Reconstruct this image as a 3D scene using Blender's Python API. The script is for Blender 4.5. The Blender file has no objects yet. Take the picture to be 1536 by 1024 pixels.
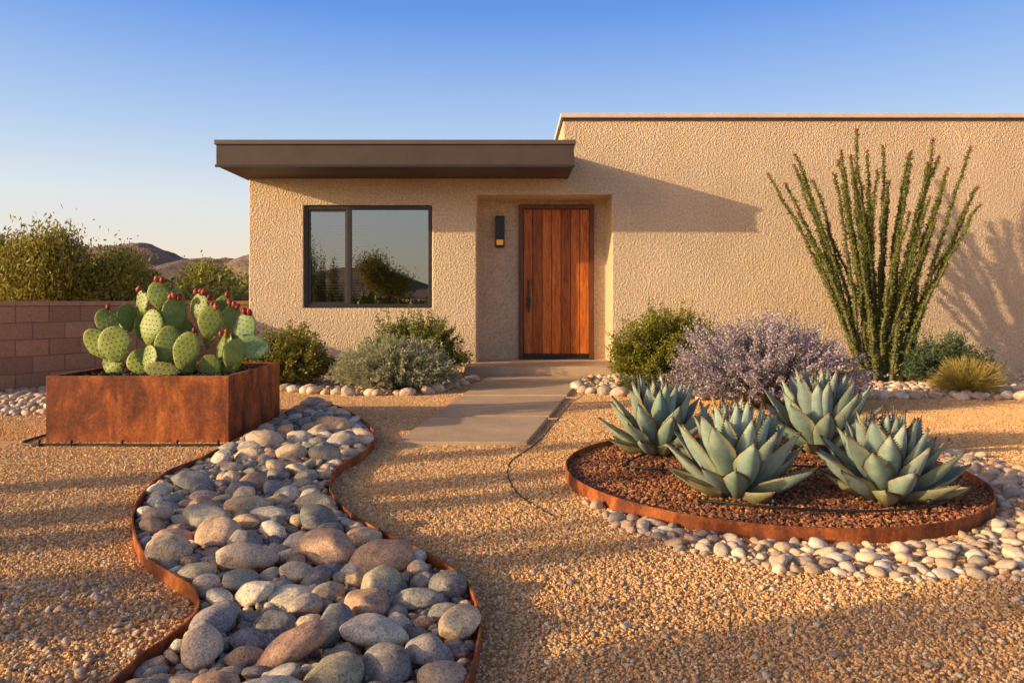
import bpy, bmesh, math, numpy as np
from mathutils import Vector
R = np.random.RandomState(7)
scene = bpy.context.scene
col = scene.collection
rad = math.radians

# ---------------------------------------------------------------- lighting
SUN_EL = 14.5
SDX, SDY = 0.938, 0.346          # horizontal travel direction of sunlight
d = Vector((SDX*math.cos(rad(SUN_EL)), SDY*math.cos(rad(SUN_EL)), -math.sin(rad(SUN_EL))))
sl = bpy.data.lights.new('sun', 'SUN'); sl.energy = 5.0; sl.angle = rad(0.5); sl.color = (1.0, 0.72, 0.38)
so = bpy.data.objects.new('sun', sl); col.objects.link(so); so.rotation_mode = 'QUATERNION'
so.rotation_quaternion = d.to_track_quat('-Z', 'Y'); so.location = (-20, -8, 12)
w = bpy.data.worlds.new('World'); scene.world = w; w.use_nodes = True
nt = w.node_tree; bg = nt.nodes['Background']
sky = nt.nodes.new('ShaderNodeTexSky'); sky.sky_type = 'NISHITA'; sky.sun_disc = False
sky.sun_elevation = rad(SUN_EL); sky.sun_rotation = math.atan2(-SDX, -SDY)
sky.air_density = 1.0; sky.dust_density = 1.2; sky.ozone_density = 1.5
# colour ramp over the physical sky by elevation; warm glow added sunward to brighten walls
tc = nt.nodes.new('ShaderNodeTexCoord'); sxyz = nt.nodes.new('ShaderNodeSeparateXYZ'); nt.links.new(tc.outputs['Generated'], sxyz.inputs[0])
rp = nt.nodes.new('ShaderNodeValToRGB'); nt.links.new(sxyz.outputs[2], rp.inputs[0]); e = rp.color_ramp.elements
stops = [(0, (.98, .76, .52)), (.05, (.96, .82, .66)), (.13, (.80, .85, .88)), (.22, (.47, .65, .93)), (.36, (.14, .34, .88)), (.52, (.08, .13, .29)), (1, (.06, .08, .16))]
while len(e) < len(stops): e.new(.5)
for i, (p, c) in enumerate(stops): e[i].position = p; e[i].color = (*c, 1)
def vmath(op, a, b=None, s=None):
    v = nt.nodes.new('ShaderNodeVectorMath'); v.operation = op
    for k, x in ((0, a), (1, b)):
        if x is None: continue
        if hasattr(x, 'is_linked'): nt.links.new(x, v.inputs[k])
        else: v.inputs[k].default_value = x
    if s is not None:
        if hasattr(s, 'is_linked'): nt.links.new(s, v.inputs['Scale'])
        else: v.inputs['Scale'].default_value = s
    return v
def smath(op, a, b):
    v = nt.nodes.new('ShaderNodeMath'); v.operation = op
    for k, x in ((0, a), (1, b)):
        if hasattr(x, 'is_linked'): nt.links.new(x, v.inputs[k])
        else: v.inputs[k].default_value = x
    return v.outputs[0]
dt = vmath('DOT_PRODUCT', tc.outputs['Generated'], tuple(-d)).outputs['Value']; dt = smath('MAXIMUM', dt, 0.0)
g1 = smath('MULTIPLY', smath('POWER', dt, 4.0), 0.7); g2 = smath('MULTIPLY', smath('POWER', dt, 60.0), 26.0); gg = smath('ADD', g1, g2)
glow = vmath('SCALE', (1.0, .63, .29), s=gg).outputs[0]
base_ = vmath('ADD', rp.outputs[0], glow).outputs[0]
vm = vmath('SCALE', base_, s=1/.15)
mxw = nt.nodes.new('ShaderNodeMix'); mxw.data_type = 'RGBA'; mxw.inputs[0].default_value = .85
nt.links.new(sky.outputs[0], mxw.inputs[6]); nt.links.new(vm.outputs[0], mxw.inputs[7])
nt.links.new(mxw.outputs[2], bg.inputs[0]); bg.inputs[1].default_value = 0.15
scene.view_settings.view_transform = 'Standard'
scene.view_settings.look = 'None'
scene.view_settings.exposure = 0

# ---------------------------------------------------------------- camera
cd = bpy.data.cameras.new('camera'); cam = bpy.data.objects.new('camera', cd); col.objects.link(cam)
cam.location = (0, 0, 1.15); cam.rotation_euler = (rad(90), 0, 0)
cd.sensor_width = 36; cd.lens = 36*1100/1536; cd.shift_y = -0.0404; cd.clip_end = 6000; cd.clip_start = 0.05
scene.camera = cam

# ---------------------------------------------------------------- helpers
def mesh(name, V, F, mat, C=None, smooth=False):
    V = np.asarray(V, dtype=np.float32); F = np.asarray(F, dtype=np.int32); k = F.shape[1]
    me = bpy.data.meshes.new(name)
    me.vertices.add(len(V)); me.vertices.foreach_set('co', V.ravel())
    me.loops.add(F.size); me.loops.foreach_set('vertex_index', F.ravel())
    me.polygons.add(len(F)); me.polygons.foreach_set('loop_start', np.arange(len(F), dtype=np.int32)*k)
    me.update(calc_edges=True)
    me.polygons.foreach_set('use_smooth', np.full(len(F), smooth))
    if C is not None:
        a = me.color_attributes.new('Col', 'FLOAT_COLOR', 'POINT')
        c4 = np.ones((len(V), 4), dtype=np.float32); c4[:, :3] = np.clip(C, 0, 1); a.data.foreach_set('color', c4.ravel())
    me.materials.append(mat)
    return me
def obj(name, me, parent=None, loc=(0, 0, 0)):
    o = bpy.data.objects.new(name, me); col.objects.link(o); o.location = loc
    if parent: o.parent = parent
    return o
def empty(name, loc=(0, 0, 0)):
    o = bpy.data.objects.new(name, None); col.objects.link(o); o.location = loc; o.empty_display_size = .3
    return o
def box(name, x0, x1, y0, y1, z0, z1, mat, parent=None, bev=0.0, seg=2):
    bm = bmesh.new(); bmesh.ops.create_cube(bm, size=1)
    for v in bm.verts:
        v.co = Vector(((x0+x1)/2+v.co.x*(x1-x0), (y0+y1)/2+v.co.y*(y1-y0), (z0+z1)/2+v.co.z*(z1-z0)))
    if bev > 0:
        bmesh.ops.bevel(bm, geom=bm.edges[:], offset=bev, segments=seg, affect='EDGES', profile=.5)
    me = bpy.data.meshes.new(name); bm.to_mesh(me); bm.free(); me.materials.append(mat)
    return obj(name, me, parent)
def join(parts):  # list of (V,F,C)
    Vs, Fs, Cs, n = [], [], [], 0
    for V, F, C in parts:
        Vs.append(V); Fs.append(F+n); Cs.append(C); n += len(V)
    return np.concatenate(Vs), np.concatenate(Fs), np.concatenate(Cs)

class NT:
    def __init__(s, name):
        s.m = bpy.data.materials.new(name); s.m.use_nodes = True; s.t = s.m.node_tree
        s.b = s.t.nodes['Principled BSDF']; s.out = s.t.nodes['Material Output']
    def n(s, typ, **kw):
        nd = s.t.nodes.new(typ)
        for k, v in kw.items(): setattr(nd, k, v)
        return nd
    def l(s, a, b): s.t.links.new(a, b)
    def pos(s): return s.n('ShaderNodeNewGeometry').outputs['Position']
    def noise(s, scale, detail=4, rough=.55, vec=None, dist=0):
        nd = s.n('ShaderNodeTexNoise'); nd.inputs['Scale'].default_value = scale
        nd.inputs['Detail'].default_value = detail; nd.inputs['Roughness'].default_value = rough
        nd.inputs['Distortion'].default_value = dist
        s.l(vec if vec else s.pos(), nd.inputs['Vector']); return nd.outputs['Fac']
    def ramp(s, fac, stops):
        r = s.n('ShaderNodeValToRGB'); s.l(fac, r.inputs[0]); e = r.color_ramp.elements
        while len(e) < len(stops): e.new(0.5)
        for i, (p, c) in enumerate(stops):
            e[i].position = p; e[i].color = (*c, 1) if len(c) == 3 else c
        return r.outputs[0]
    def mix(s, f, a, b, mode='MIX'):
        m = s.n('ShaderNodeMix', data_type='RGBA', blend_type=mode)
        for v, i in ((f, 0), (a, 6), (b, 7)):
            if hasattr(v, 'is_linked'): s.l(v, m.inputs[i])
            elif i == 0: m.inputs[0].default_value = v
            else: m.inputs[i].default_value = (*v, 1)
        return m.outputs[2]
    def bump(s, h, strength=.3, dist=.01):
        b = s.n('ShaderNodeBump'); b.inputs['Strength'].default_value = strength; b.inputs['Distance'].default_value = dist
        s.l(h, b.inputs['Height']); s.l(b.outputs[0], s.b.inputs['Normal'])
    def base(s, c):
        if hasattr(c, 'is_linked'): s.l(c, s.b.inputs['Base Color'])
        else: s.b.inputs['Base Color'].default_value = (*c, 1)
    def rough(s, v): s.b.inputs['Roughness'].default_value = v

def simple(name, c1, c2, scale=8, rough=.7, bscale=60, bstr=.2, bdist=.005, metal=0, spec=.5):
    t = NT(name); t.base(t.ramp(t.noise(scale, 6, .6), [(.3, c1), (.7, c2)])); t.rough(rough)
    t.b.inputs['Metallic'].default_value = metal; t.b.inputs['Specular IOR Level'].default_value = spec
    t.bump(t.noise(bscale, 4), bstr, bdist); return t.m
def colmat(name, rough=.8, trans=0, var=.35, vscale=40, bstr=.3, bscale=80, bdist=.004, spec=.3):
    t = NT(name); a = t.n('ShaderNodeAttribute', attribute_name='Col').outputs['Color']
    n = t.ramp(t.noise(vscale, 3, .65), [(.3, (1-var,)*3), (.7, (1+var*.6,)*3)])
    c = t.mix(1.0, a, n, 'MULTIPLY'); t.base(c); t.rough(rough); t.b.inputs['Specular IOR Level'].default_value = spec
    if bstr > 0: t.bump(t.noise(bscale, 4), bstr, bdist)
    if trans > 0:
        tr = t.n('ShaderNodeBsdfTranslucent'); t.l(c, tr.inputs[0])
        mx = t.n('ShaderNodeMixShader'); mx.inputs[0].default_value = trans
        t.l(t.b.outputs[0], mx.inputs[1]); t.l(tr.outputs[0], mx.inputs[2]); t.l(mx.outputs[0], t.out.inputs[0])
    return t.m

# materials
t = NT('stucco'); big = t.noise(1.1, 5, .6); fine = t.noise(30, 6, .72); vor = t.n('ShaderNodeTexVoronoi'); vor.inputs['Scale'].default_value = 42; t.l(t.pos(), vor.inputs['Vector'])
cA = t.ramp(big, [(.3, (.70, .535, .36)), (.7, (.81, .63, .435))]); cB = t.ramp(fine, [(.32, (.66,)*3), (.62, (1.10,)*3)])
t.base(t.mix(1.0, cA, cB, 'MULTIPLY')); t.rough(.95); t.b.inputs['Specular IOR Level'].default_value = .15
ad = t.n('ShaderNodeMath', operation='ADD'); t.l(fine, ad.inputs[0]); t.l(vor.outputs['Distance'], ad.inputs[1]); t.bump(ad.outputs[0], .8, .016)
M_STUCCO = t.m
M_TRIM = simple('parapet_trim', (.66, .54, .45), (.76, .64, .54), 5, .7)
M_FASCIA = simple('bronze_fascia', (.074, .053, .045), (.098, .073, .062), 3, .6, 120, .15, .003, 0, .3)
M_FASCIA2 = simple('bronze_drip_edge', (.11, .085, .07), (.14, .11, .09), 3, .5)
M_FRAME = simple('dark_bronze', (.028, .024, .021), (.04, .034, .03), 4, .4, 100, .05)
M_BLACK = simple('black_metal', (.012, .011, .01), (.02, .018, .016), 6, .4, 100, .05)
t = NT('window_glass'); gl = t.n('ShaderNodeBsdfGlossy'); gl.inputs['Color'].default_value = (.76, .8, .82, 1); gl.inputs['Roughness'].default_value = .0
tp = t.n('ShaderNodeBsdfTransparent'); tp.inputs[0].default_value = (.55, .56, .55, 1); mx = t.n('ShaderNodeMixShader'); mx.inputs[0].default_value = .32
t.l(tp.outputs[0], mx.inputs[1]); t.l(gl.outputs[0], mx.inputs[2]); t.l(mx.outputs[0], t.out.inputs[0]); M_GLASS = t.m
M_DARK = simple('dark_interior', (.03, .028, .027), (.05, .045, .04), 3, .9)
M_BLIND = simple('blind_slats', (.55, .50, .44), (.62, .57, .5), 3, .7)
# wood
t = NT('mahogany'); mp = t.n('ShaderNodeMapping'); mp.inputs['Scale'].default_value = (9, 9, .9); t.l(t.pos(), mp.inputs[0])
g = t.noise(3.2, 8, .65, mp.outputs[0], 1.2)
sx = t.n('ShaderNodeSeparateXYZ'); t.l(t.pos(), sx.inputs[0])
wn = t.n('ShaderNodeTexWhiteNoise', noise_dimensions='1D'); fl = t.n('ShaderNodeMath', operation='FLOOR'); ml = t.n('ShaderNodeMath', operation='MULTIPLY_ADD'); ml.inputs[1].default_value = 1/.15614; ml.inputs[2].default_value = -.185/.15614
t.l(sx.outputs[0], ml.inputs[0]); t.l(ml.outputs[0], fl.inputs[0]); t.l(fl.outputs[0], wn.inputs['W'])
c = t.ramp(g, [(.28, (.16, .034, .006)), (.5, (.46, .12, .020)), (.72, (.68, .23, .045))])
c = t.mix(1, c, t.ramp(wn.outputs['Value'], [(0, (.65,)*3), (1, (1.2,)*3)]), 'MULTIPLY')
t.base(c); t.rough(.45); t.b.inputs['Specular IOR Level'].default_value = .3; t.bump(g, .15, .004); M_WOOD = t.m
t = NT('door_frame_wood'); mp = t.n('ShaderNodeMapping'); mp.inputs['Scale'].default_value = (9, 9, 1); t.l(t.pos(), mp.inputs[0])
t.base(t.ramp(t.noise(3, 6, .6, mp.outputs[0]), [(.3, (.09, .028, .012)), (.7, (.19, .062, .025))])); t.rough(.5); M_WOODF = t.m
t = NT('lamp_glow'); em = t.n('ShaderNodeEmission'); em.inputs[0].default_value = (1, .36, .07, 1); em.inputs[1].default_value = .5; t.l(em.outputs[0], t.out.inputs[0]); M_GLOW = t.m
# concrete
t = NT('concrete'); c = t.ramp(t.noise(2.5, 7, .65), [(.3, (.50, .355, .225)), (.7, (.66, .49, .33))])
c = t.mix(1, c, t.ramp(t.noise(90, 3), [(.35, (.8,)*3), (.6, (1.05,)*3)]), 'MULTIPLY'); t.base(c); t.rough(.85); t.bump(t.noise(70, 5), .3, .005); M_CONC = t.m
# corten
t = NT('corten_steel'); mp = t.n('ShaderNodeMapping'); mp.inputs['Scale'].default_value = (1, 1, .45); t.l(t.pos(), mp.inputs[0])
c = t.ramp(t.noise(5, 9, .72, mp.outputs[0], .4), [(.30, (.06, .020, .010)), (.46, (.22, .055, .016)), (.57, (.42, .12, .025)), (.72, (.64, .22, .05))])
c = t.mix(1, c, t.ramp(t.noise(55, 4, .7), [(.3, (.55,)*3), (.65, (1.25,)*3)]), 'MULTIPLY'); t.base(c); t.rough(.8); t.bump(t.noise(90, 5), .25, .003); M_CORTEN = t.m
M_RUBBER = simple('black_tubing', (.012, .011, .010), (.022, .02, .018), 10, .5)
M_GRAVEL = colmat('gravel_stone', .9, 0, .25, 120, 0)
M_PEB = colmat('pebble_stone', .8, 0, .25, 70, .15)
t = NT('river_rock'); a = t.n('ShaderNodeAttribute', attribute_name='Col').outputs['Color']
c = t.mix(1, a, t.ramp(t.noise(11, 7, .72, None, 1.3), [(.3, (.52, .48, .46)), (.5, (.95, .95, .95)), (.62, (1.2, 1.12, 1.0)), (.75, (1.5, 1.35, 1.15))]), 'MULTIPLY')
c = t.mix(1, c, t.ramp(t.noise(130, 3, .75), [(.36, (.45,)*3), (.48, (1,)*3), (.66, (1.35,)*3)]), 'MULTIPLY')
# bedding / mineral veins on the rocks
c = t.mix(t.ramp(t.noise(4.5, 9, .8, None, 2.5), [(.50, (0,)*3), (.515, (.55,)*3), (.53, (0,)*3)]), c, (.78, .70, .58))
t.base(c); t.rough(.78); t.b.inputs['Specular IOR Level'].default_value = .3; t.bump(t.noise(35, 8, .7), .6, .013); M_ROCK = t.m
M_LEAF = colmat('leaves', .6, .3, .2, 15, 0)
M_BARK = simple('bark', (.10, .07, .05), (.18, .13, .09), 20, .9, 60, .5)
M_STEM = simple('twigs', (.16, .12, .07), (.24, .19, .12), 20, .9)
M_AGAVE = colmat('agave_skin', .5, 0, .22, 22, .1, 60, .003, .4)
M_CACTUS = colmat('cactus_skin', .5, 0, .28, 14, .15, 50, .004, .4)
M_SOIL = simple('potting_soil', (.018, .013, .010), (.05, .037, .027), 40, .95, 60, 1.0, .02)

# ---------------------------------------------------------------- ground
t = NT('desert_ground'); v = t.n('ShaderNodeTexVoronoi'); v.inputs['Scale'].default_value = 95; t.l(t.pos(), v.inputs['Vector'])
sp = t.n('ShaderNodeSeparateColor'); t.l(v.outputs['Color'], sp.inputs[0])
c = t.ramp(sp.outputs[0], [(0, (.42, .22, .10)), (.4, (.62, .37, .18)), (.8, (.74, .48, .27)), (1, (.80, .60, .42))])
c = t.mix(1, c, t.ramp(t.noise(.8, 4), [(.3, (.85,)*3), (.7, (1.05,)*3)]), 'MULTIPLY')
t.base(c); t.rough(.95); t.bump(v.outputs['Distance'], -.8, .01)
S = 3000
obj('ground', mesh('ground', [(-S, -S, 0), (S, -S, 0), (S, S, 0), (-S, S, 0)], [(0, 1, 2, 3)], t.m))

def ico(sub):
    bm = bmesh.new(); bmesh.ops.create_icosphere(bm, subdivisions=sub, radius=1)
    V = np.array([v.co[:] for v in bm.verts]); F = np.array([[v.index for v in f.verts] for f in bm.faces]); bm.free(); return V, F
def palette(n, cols, wts, rs, jit=.08):
    cols = np.array(cols); wts = np.array(wts, float); wts /= wts.sum()
    c = cols[rs.choice(len(cols), n, p=wts)]; return c*(1+rs.uniform(-jit*2, jit*2, (n, 1)))+rs.uniform(-jit, jit, (n, 3))*.2
def rocks(P, A, sub, rs, C, amp=.12, freq=1.6, tilt=.25, flat=0):
    S, F = ico(sub); n = len(P); m = len(S)
    D = np.zeros((n, m))
    for k in range(5):
        W = rs.normal(0, freq*(1+.55*k), (n, 3)); ph = rs.uniform(0, 6.28, (n, 1))
        D += np.sin(W@S.T+ph)*amp/(1+.7*k)
    if flat:   # worn facets: cut each rock by a few soft planes
        for k in range(5):
            nrm = rs.normal(0, 1, (n, 3)); nrm /= np.linalg.norm(nrm, axis=1)[:, None]; lim = rs.uniform(.68, .95, (n, 1))
            dp = nrm@S.T*(1+D); ov = np.clip(dp-lim, 0, None); D -= ov*.85
    Q = S[None]*(1+D[..., None])
    Q = Q*A[:, None, :]
    def rot(Q, ax, an):
        i, j = [(1, 2), (2, 0), (0, 1)][ax]; c, s = np.cos(an)[:, None], np.sin(an)[:, None]
        a, b = Q[..., i].copy(), Q[..., j].copy(); Q[..., i] = a*c-b*s; Q[..., j] = a*s+b*c
    rot(Q, 0, rs.normal(0, tilt, n)); rot(Q, 1, rs.normal(0, tilt, n)); rot(Q, 2, rs.uniform(0, 6.28, n))
    Q += P[:, None, :]
    FF = (F[None]+(np.arange(n)*m)[:, None, None]).reshape(-1, 3)
    return Q.reshape(-1, 3), FF, np.repeat(C, m, axis=0)

# gravel : tiles of real little stones
def gravel_tile(seed):
    rs = np.random.RandomState(seed); n = 9500
    P = np.column_stack([rs.uniform(-.5, .5, n), rs.uniform(-.5, .5, n), rs.uniform(.001, .005, n)])
    r = rs.uniform(.0034, .0070, n)*np.where(rs.rand(n) < .09, 1.7, 1)
    A = np.column_stack([r*rs.uniform(.9, 1.3, n), r*rs.uniform(.8, 1.1, n), r*rs.uniform(.55, .85, n)])
    C = palette(n, [(.82, .49, .20), (.86, .58, .30), (.70, .39, .16), (.88, .68, .43), (.50, .28, .14), (.90, .76, .56)], [6, 5, 4, 2, 2, .8], rs)
    V, F, CC = rocks(P, A, 1, rs, C, .14, 2.2, .6)
    return mesh('gravel_patch', V, F, M_GRAVEL, CC)
tiles = [gravel_tile(s) for s in (1, 2, 3)]
gv = empty('gravel')
for ix in range(-8, 9):
    for iy in range(1, 12):
        if abs(ix) > 1+iy*.78: continue
        o = obj('gravel_patch', tiles[R.randint(3)], gv, (ix+.5, iy+.5, 0)); o.rotation_euler = (0, 0, R.randint(4)*math.pi/2)

# packing
def inpoly(P, poly):
    x, y = P[:, 0], P[:, 1]; ins = np.zeros(len(P), bool); n = len(poly); j = n-1
    for i in range(n):
        xi, yi = poly[i]; xj, yj = poly[j]
        c = ((yi > y) != (yj > y)) & (x < (xj-xi)*(y-yi)/(yj-yi+1e-12)+xi); ins ^= c; j = i
    return ins
def edge_dist(P, poly):
    dm = np.full(len(P), 1e9); n = len(poly); poly = np.array(poly)
    for i in range(n):
        a, b = poly[i], poly[(i+1) % n]; ab = b-a; tt = np.clip(((P-a)@ab)/(ab@ab+1e-12), 0, 1)
        dm = np.minimum(dm, np.linalg.norm(P-a-tt[:, None]*ab, axis=1))
    return dm
def pack(poly, levels, rs, ov=.9, excl=None, margin=1.0):
    poly = [tuple(p) for p in poly]; pa = np.array(poly); lo, hi = pa.min(0), pa.max(0); pts = []; rr = []; cell = {}
    cs = max(l[1] for l in levels)*2.05
    for (r0, r1, tries) in levels:
        Q = rs.uniform(lo, hi, (tries, 2)); r = rs.uniform(r0, r1, tries)
        ok = inpoly(Q, poly) & (edge_dist(Q, poly) > r*margin)
        if excl is not None: ok &= excl(Q)
        for q, a in zip(Q[ok], r[ok]):
            ci, cj = int(q[0]//cs), int(q[1]//cs); good = True
            for di in (-1, 0, 1):
                for dj in (-1, 0, 1):
                    for (bx, by, br) in cell.get((ci+di, cj+dj), ()):
                        if (bx-q[0])**2+(by-q[1])**2 < ((a+br)*ov)**2: good = False; break
                    if not good: break
                if not good: break
            if good:
                cell.setdefault((ci, cj), []).append((q[0], q[1], a)); pts.append(q); rr.append(a)
    return np.array(pts), np.array(rr)
def smooth_line(pts, n=8, closed=False):
    P = np.array(pts, float); out = []; N = len(P)
    rng = range(N if closed else N-1)
    for i in rng:
        g = (lambda k: P[k % N]) if closed else (lambda k: P[min(max(k, 0), N-1)])
        p0, p1, p2, p3 = g(i-1), g(i), g(i+1), g(i+2)
        for t_ in np.linspace(0, 1, n, endpoint=False):
            out.append(.5*((2*p1)+(-p0+p2)*t_+(2*p0-5*p1+4*p2-p3)*t_**2+(-p0+3*p1-3*p2+p3)*t_**3))
    if not closed: out.append(P[-1])
    return np.array(out)
def strip(name, line, z0, z1, th, mat, closed=False, parent=None):
    L = np.array(line); N = len(L)
    T = np.roll(L, -1, 0)-np.roll(L, 1, 0) if closed else np.gradient(L, axis=0)
    T /= np.linalg.norm(T, axis=1)[:, None]+1e-9; Nn = np.column_stack([-T[:, 1], T[:, 0]])*th/2
    a, b = L+Nn, L-Nn
    V = np.concatenate([np.column_stack([a, np.full(N, z0)]), np.column_stack([a, np.full(N, z1)]), np.column_stack([b, np.full(N, z1)]), np.column_stack([b, np.full(N, z0)])])
    F = []
    for i in range(N if closed else N-1):
        j = (i+1) % N
        for k in range(4):
            k2 = (k+1) % 4; F.append((k*N+i, k*N+j, k2*N+j, k2*N+i))
    return obj(name, mesh(name, V, F, mat), parent)
def tube(pts, r, sides=6):
    P = np.array(pts, float); N = len(P); r = np.broadcast_to(np.asarray(r, float), (N,))
    T = np.gradient(P, axis=0); T /= np.linalg.norm(T, axis=1)[:, None]+1e-9
    up = np.array([0, 0, 1.]) if abs(T[0, 2]) < .9 else np.array([1., 0, 0])
    U = np.cross(T, up); U /= np.linalg.norm(U, axis=1)[:, None]+1e-9; W = np.cross(T, U)
    an = np.linspace(0, 2*np.pi, sides, endpoint=False)
    V = P[:, None]+r[:, None, None]*(np.cos(an)[None, :, None]*U[:, None]+np.sin(an)[None, :, None]*W[:, None])
    i = np.arange(N-1)[:, None]*sides; j = np.arange(sides)[None]; j2 = (j+1) % sides
    F = np.stack([i+j, i+j2, i+sides+j2, i+sides+j], -1).reshape(-1, 4)
    V = V.reshape(-1, 3); return V, F, np.zeros((len(V), 3))
def tubes_obj(name, lst, mat, parent=None):
    V, F, C = join(lst); return obj(name, mesh(name, V, F, mat, None, True), parent)

# ---------------------------------------------------------------- dry creek
L_edge = [(-2.15, 5.85), (-2.153, 5.06), (-2.19, 4.65), (-2.085, 4.148), (-1.921, 3.72), (-1.704, 3.329), (-1.523, 3.085), (-1.343, 2.908), (-1.208, 2.78), (-1.128, 2.635), (-1.10, 2.505), (-1.113, 2.364), (-1.136, 2.259), (-1.14, 2.1), (-1.15, 1.6)]
R_edge = [(-2.25, 7.95), (-1.835, 7.6), (-1.35, 6.66), (-1.102, 5.884), (-1.068, 5.27), (-1.132, 4.828), (-1.102, 4.439), (-.994, 4.08), (-.805, 3.72), (-.584, 3.419), (-.368, 3.163), (-.206, 2.908), (-.137, 2.69), (-.108, 2.48), (-.111, 2.3), (-.123, 2.144), (-.2, 1.6)]
Ls, Rs = smooth_line(L_edge, 6), smooth_line(R_edge, 6)
edging = empty('steel_edging')
strip('left_strip', Ls, -.02, .066, .007, M_CORTEN, parent=edging)
strip('right_strip', Rs, -.02, .066, .007, M_CORTEN, parent=edging)
poly = [tuple(p) for p in Rs]+[tuple(p) for p in Ls[::-1]]+[(-2.2, 6.0), (-2.2, 7.4)]
RKC = [(.60, .47, .34), (.44, .40, .36), (.30, .29, .28), (.70, .49, .31), (.58, .36, .25), (.80, .70, .56), (.46, .41, .30), (.21, .22, .22), (.76, .58, .40), (.27, .27, .27)]
RKW = [4, 3, 3, 4, 3, 4, 2, 2, 4, 2]
rs = np.random.RandomState(11)
P2, rr = pack(poly, [(.088, .112, 110), (.058, .080, 700), (.040, .056, 3200), (.024, .036, 14000)], rs, .93, margin=.9)
n = len(P2); k1 = rs.uniform(1.05, 1.42, n); A = np.column_stack([rr*k1*1.04, rr/k1*1.16, rr*rs.uniform(.50, .74, n)])
P = np.column_stack([P2, .014+A[:, 2]*.74+rs.uniform(0, .016, n)])
C = palette(n, RKC, RKW, rs)
rk = empty('river_rocks'); bigm = rr > .04
for nm, sel, sub in (('cobbles_large', bigm, 4), ('cobbles_small', ~bigm, 3)):
    V, F, CC = rocks(P[sel], A[sel], sub, rs, C[sel], .075, 1.5, .22, 1); obj(nm, mesh(nm, V, F, M_ROCK, CC, True), rk)
P2b, rb = pack(poly, [(.014, .024, 16000)], rs, .8)
n = len(P2b); A = np.column_stack([rb*1.2, rb, rb*.7]); P = np.column_stack([P2b, .018+rs.uniform(0, .022, n)])
C = palette(n, [(.44, .38, .31), (.30, .28, .27), (.58, .44, .31), (.66, .58, .48)], [1, 1, 1, .6], rs)
V, F, CC = rocks(P, A, 2, rs, C, .07, 1.5, .3); obj('pebbles', mesh('pebbles', V, F, M_ROCK, CC, True), rk)

# pebbles ------------------------------------------------------
RC = np.array((1.6, 4.7)); RR = 1.25
PEBC = [(.66, .50, .36), (.76, .62, .47), (.56, .40, .28), (.44, .37, .31), (.66, .45, .32), (.80, .70, .57)]
PEBW = [4, 4, 3, 2, 3, 2]
def pebble_field(name, poly, levels, seed, excl=None, cols=PEBC, wts=PEBW, sub=2, ov=.9, zz=.0):
    rs = np.random.RandomState(seed); P2, r = pack(poly, levels, rs, ov, excl); n = len(P2); k = rs.uniform(1.0, 1.35, n)
    A = np.column_stack([r*k, r/k*1.1, r*rs.uniform(.5, .75, n)]); P = np.column_stack([P2, zz+A[:, 2]*.5+.002])
    V, F, CC = rocks(P, A, sub, rs, palette(n, cols, wts, rs), .10, 1.7, .25, 1); return obj(name, mesh(name, V, F, M_PEB, CC, True))
ang = np.radians(np.linspace(205, 400, 40)); wd = np.interp(np.degrees(ang), [205, 225, 250, 290, 400], [.06, .26, .42, .52, .75])
wd = wd+.03*np.sin(ang*23)+.02*np.sin(ang*41)
outer = [tuple(RC+(RR+w_)*np.array((math.cos(a), math.sin(a)))) for a, w_ in zip(ang, wd)]
inner = [tuple(RC+(RR+.01)*np.array((math.cos(a), math.sin(a)))) for a in ang[::-1]]
pebble_field('pebble_border', outer+inner, [(.036, .048, 700), (.024, .034, 7000), (.013, .020, 12000)], 5, sub=3)
bed = empty('pebble_mulch')
pebble_field('bed_left', [(-3.4, 11.4), (-3.2, 9.6), (-2.3, 9.0), (-1.2, 8.9), (-.75, 9.6), (-.5, 10.7), (-.5, 11.4)], [(.045, .06, 2500), (.03, .04, 9000)], 6).parent = bed
pebble_field('bed_right', [(1.1, 10.7), (.75, 9.3), (1.5, 8.7), (2.6, 8.5), (4.4, 8.6), (6.2, 8.5), (9, 8.5), (9, 11.4), (1.6, 11.4)], [(.045, .06, 6000), (.03, .04, 16000)], 8).parent = bed
pebble_field('bed_far_left', [(-7, 10), (-6.3, 9.0), (-6.6, 7.0), (-4.5, 7.3), (-3.9, 8.6), (-4.2, 11)], [(.04, .055, 3000), (.03, .04, 9000)], 9).parent = bed
def cobble_line(name, pts, seed):
    rs = np.random.RandomState(seed); L = smooth_line(pts, 10); s = np.concatenate([[0], np.cumsum(np.linalg.norm(np.diff(L, axis=0), axis=1))])
    pos = []; q = 0
    while q < s[-1]: pos.append(q); q += rs.uniform(.14, .24)
    X = np.interp(pos, s, L[:, 0])+rs.normal(0, .02, len(pos)); Y = np.interp(pos, s, L[:, 1])+rs.normal(0, .03, len(pos)); n = len(pos)
    r = rs.uniform(.06, .11, n); A = np.column_stack([r*1.15, r*.9, r*.65]); P = np.column_stack([X, Y, A[:, 2]*.65])
    V, F, CC = rocks(P, A, 3, rs, palette(n, PEBC, PEBW, rs), .08, 1.5, .2, 1); o = obj(name, mesh(name, V, F, M_ROCK, CC, True)); return o
cb = empty('border_cobbles')
cobble_line('cobbles_a', [(-3.0, 9.3), (-2.3, 8.95), (-1.2, 8.85), (-.75, 9.5), (-.55, 10.5)], 21).parent = cb
cobble_line('cobbles_b', [(1.1, 10.4), (.85, 9.3), (1.5, 8.65), (2.6, 8.4), (4.4, 8.5), (6.2, 8.4), (8, 8.4)], 22).parent = cb
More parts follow.
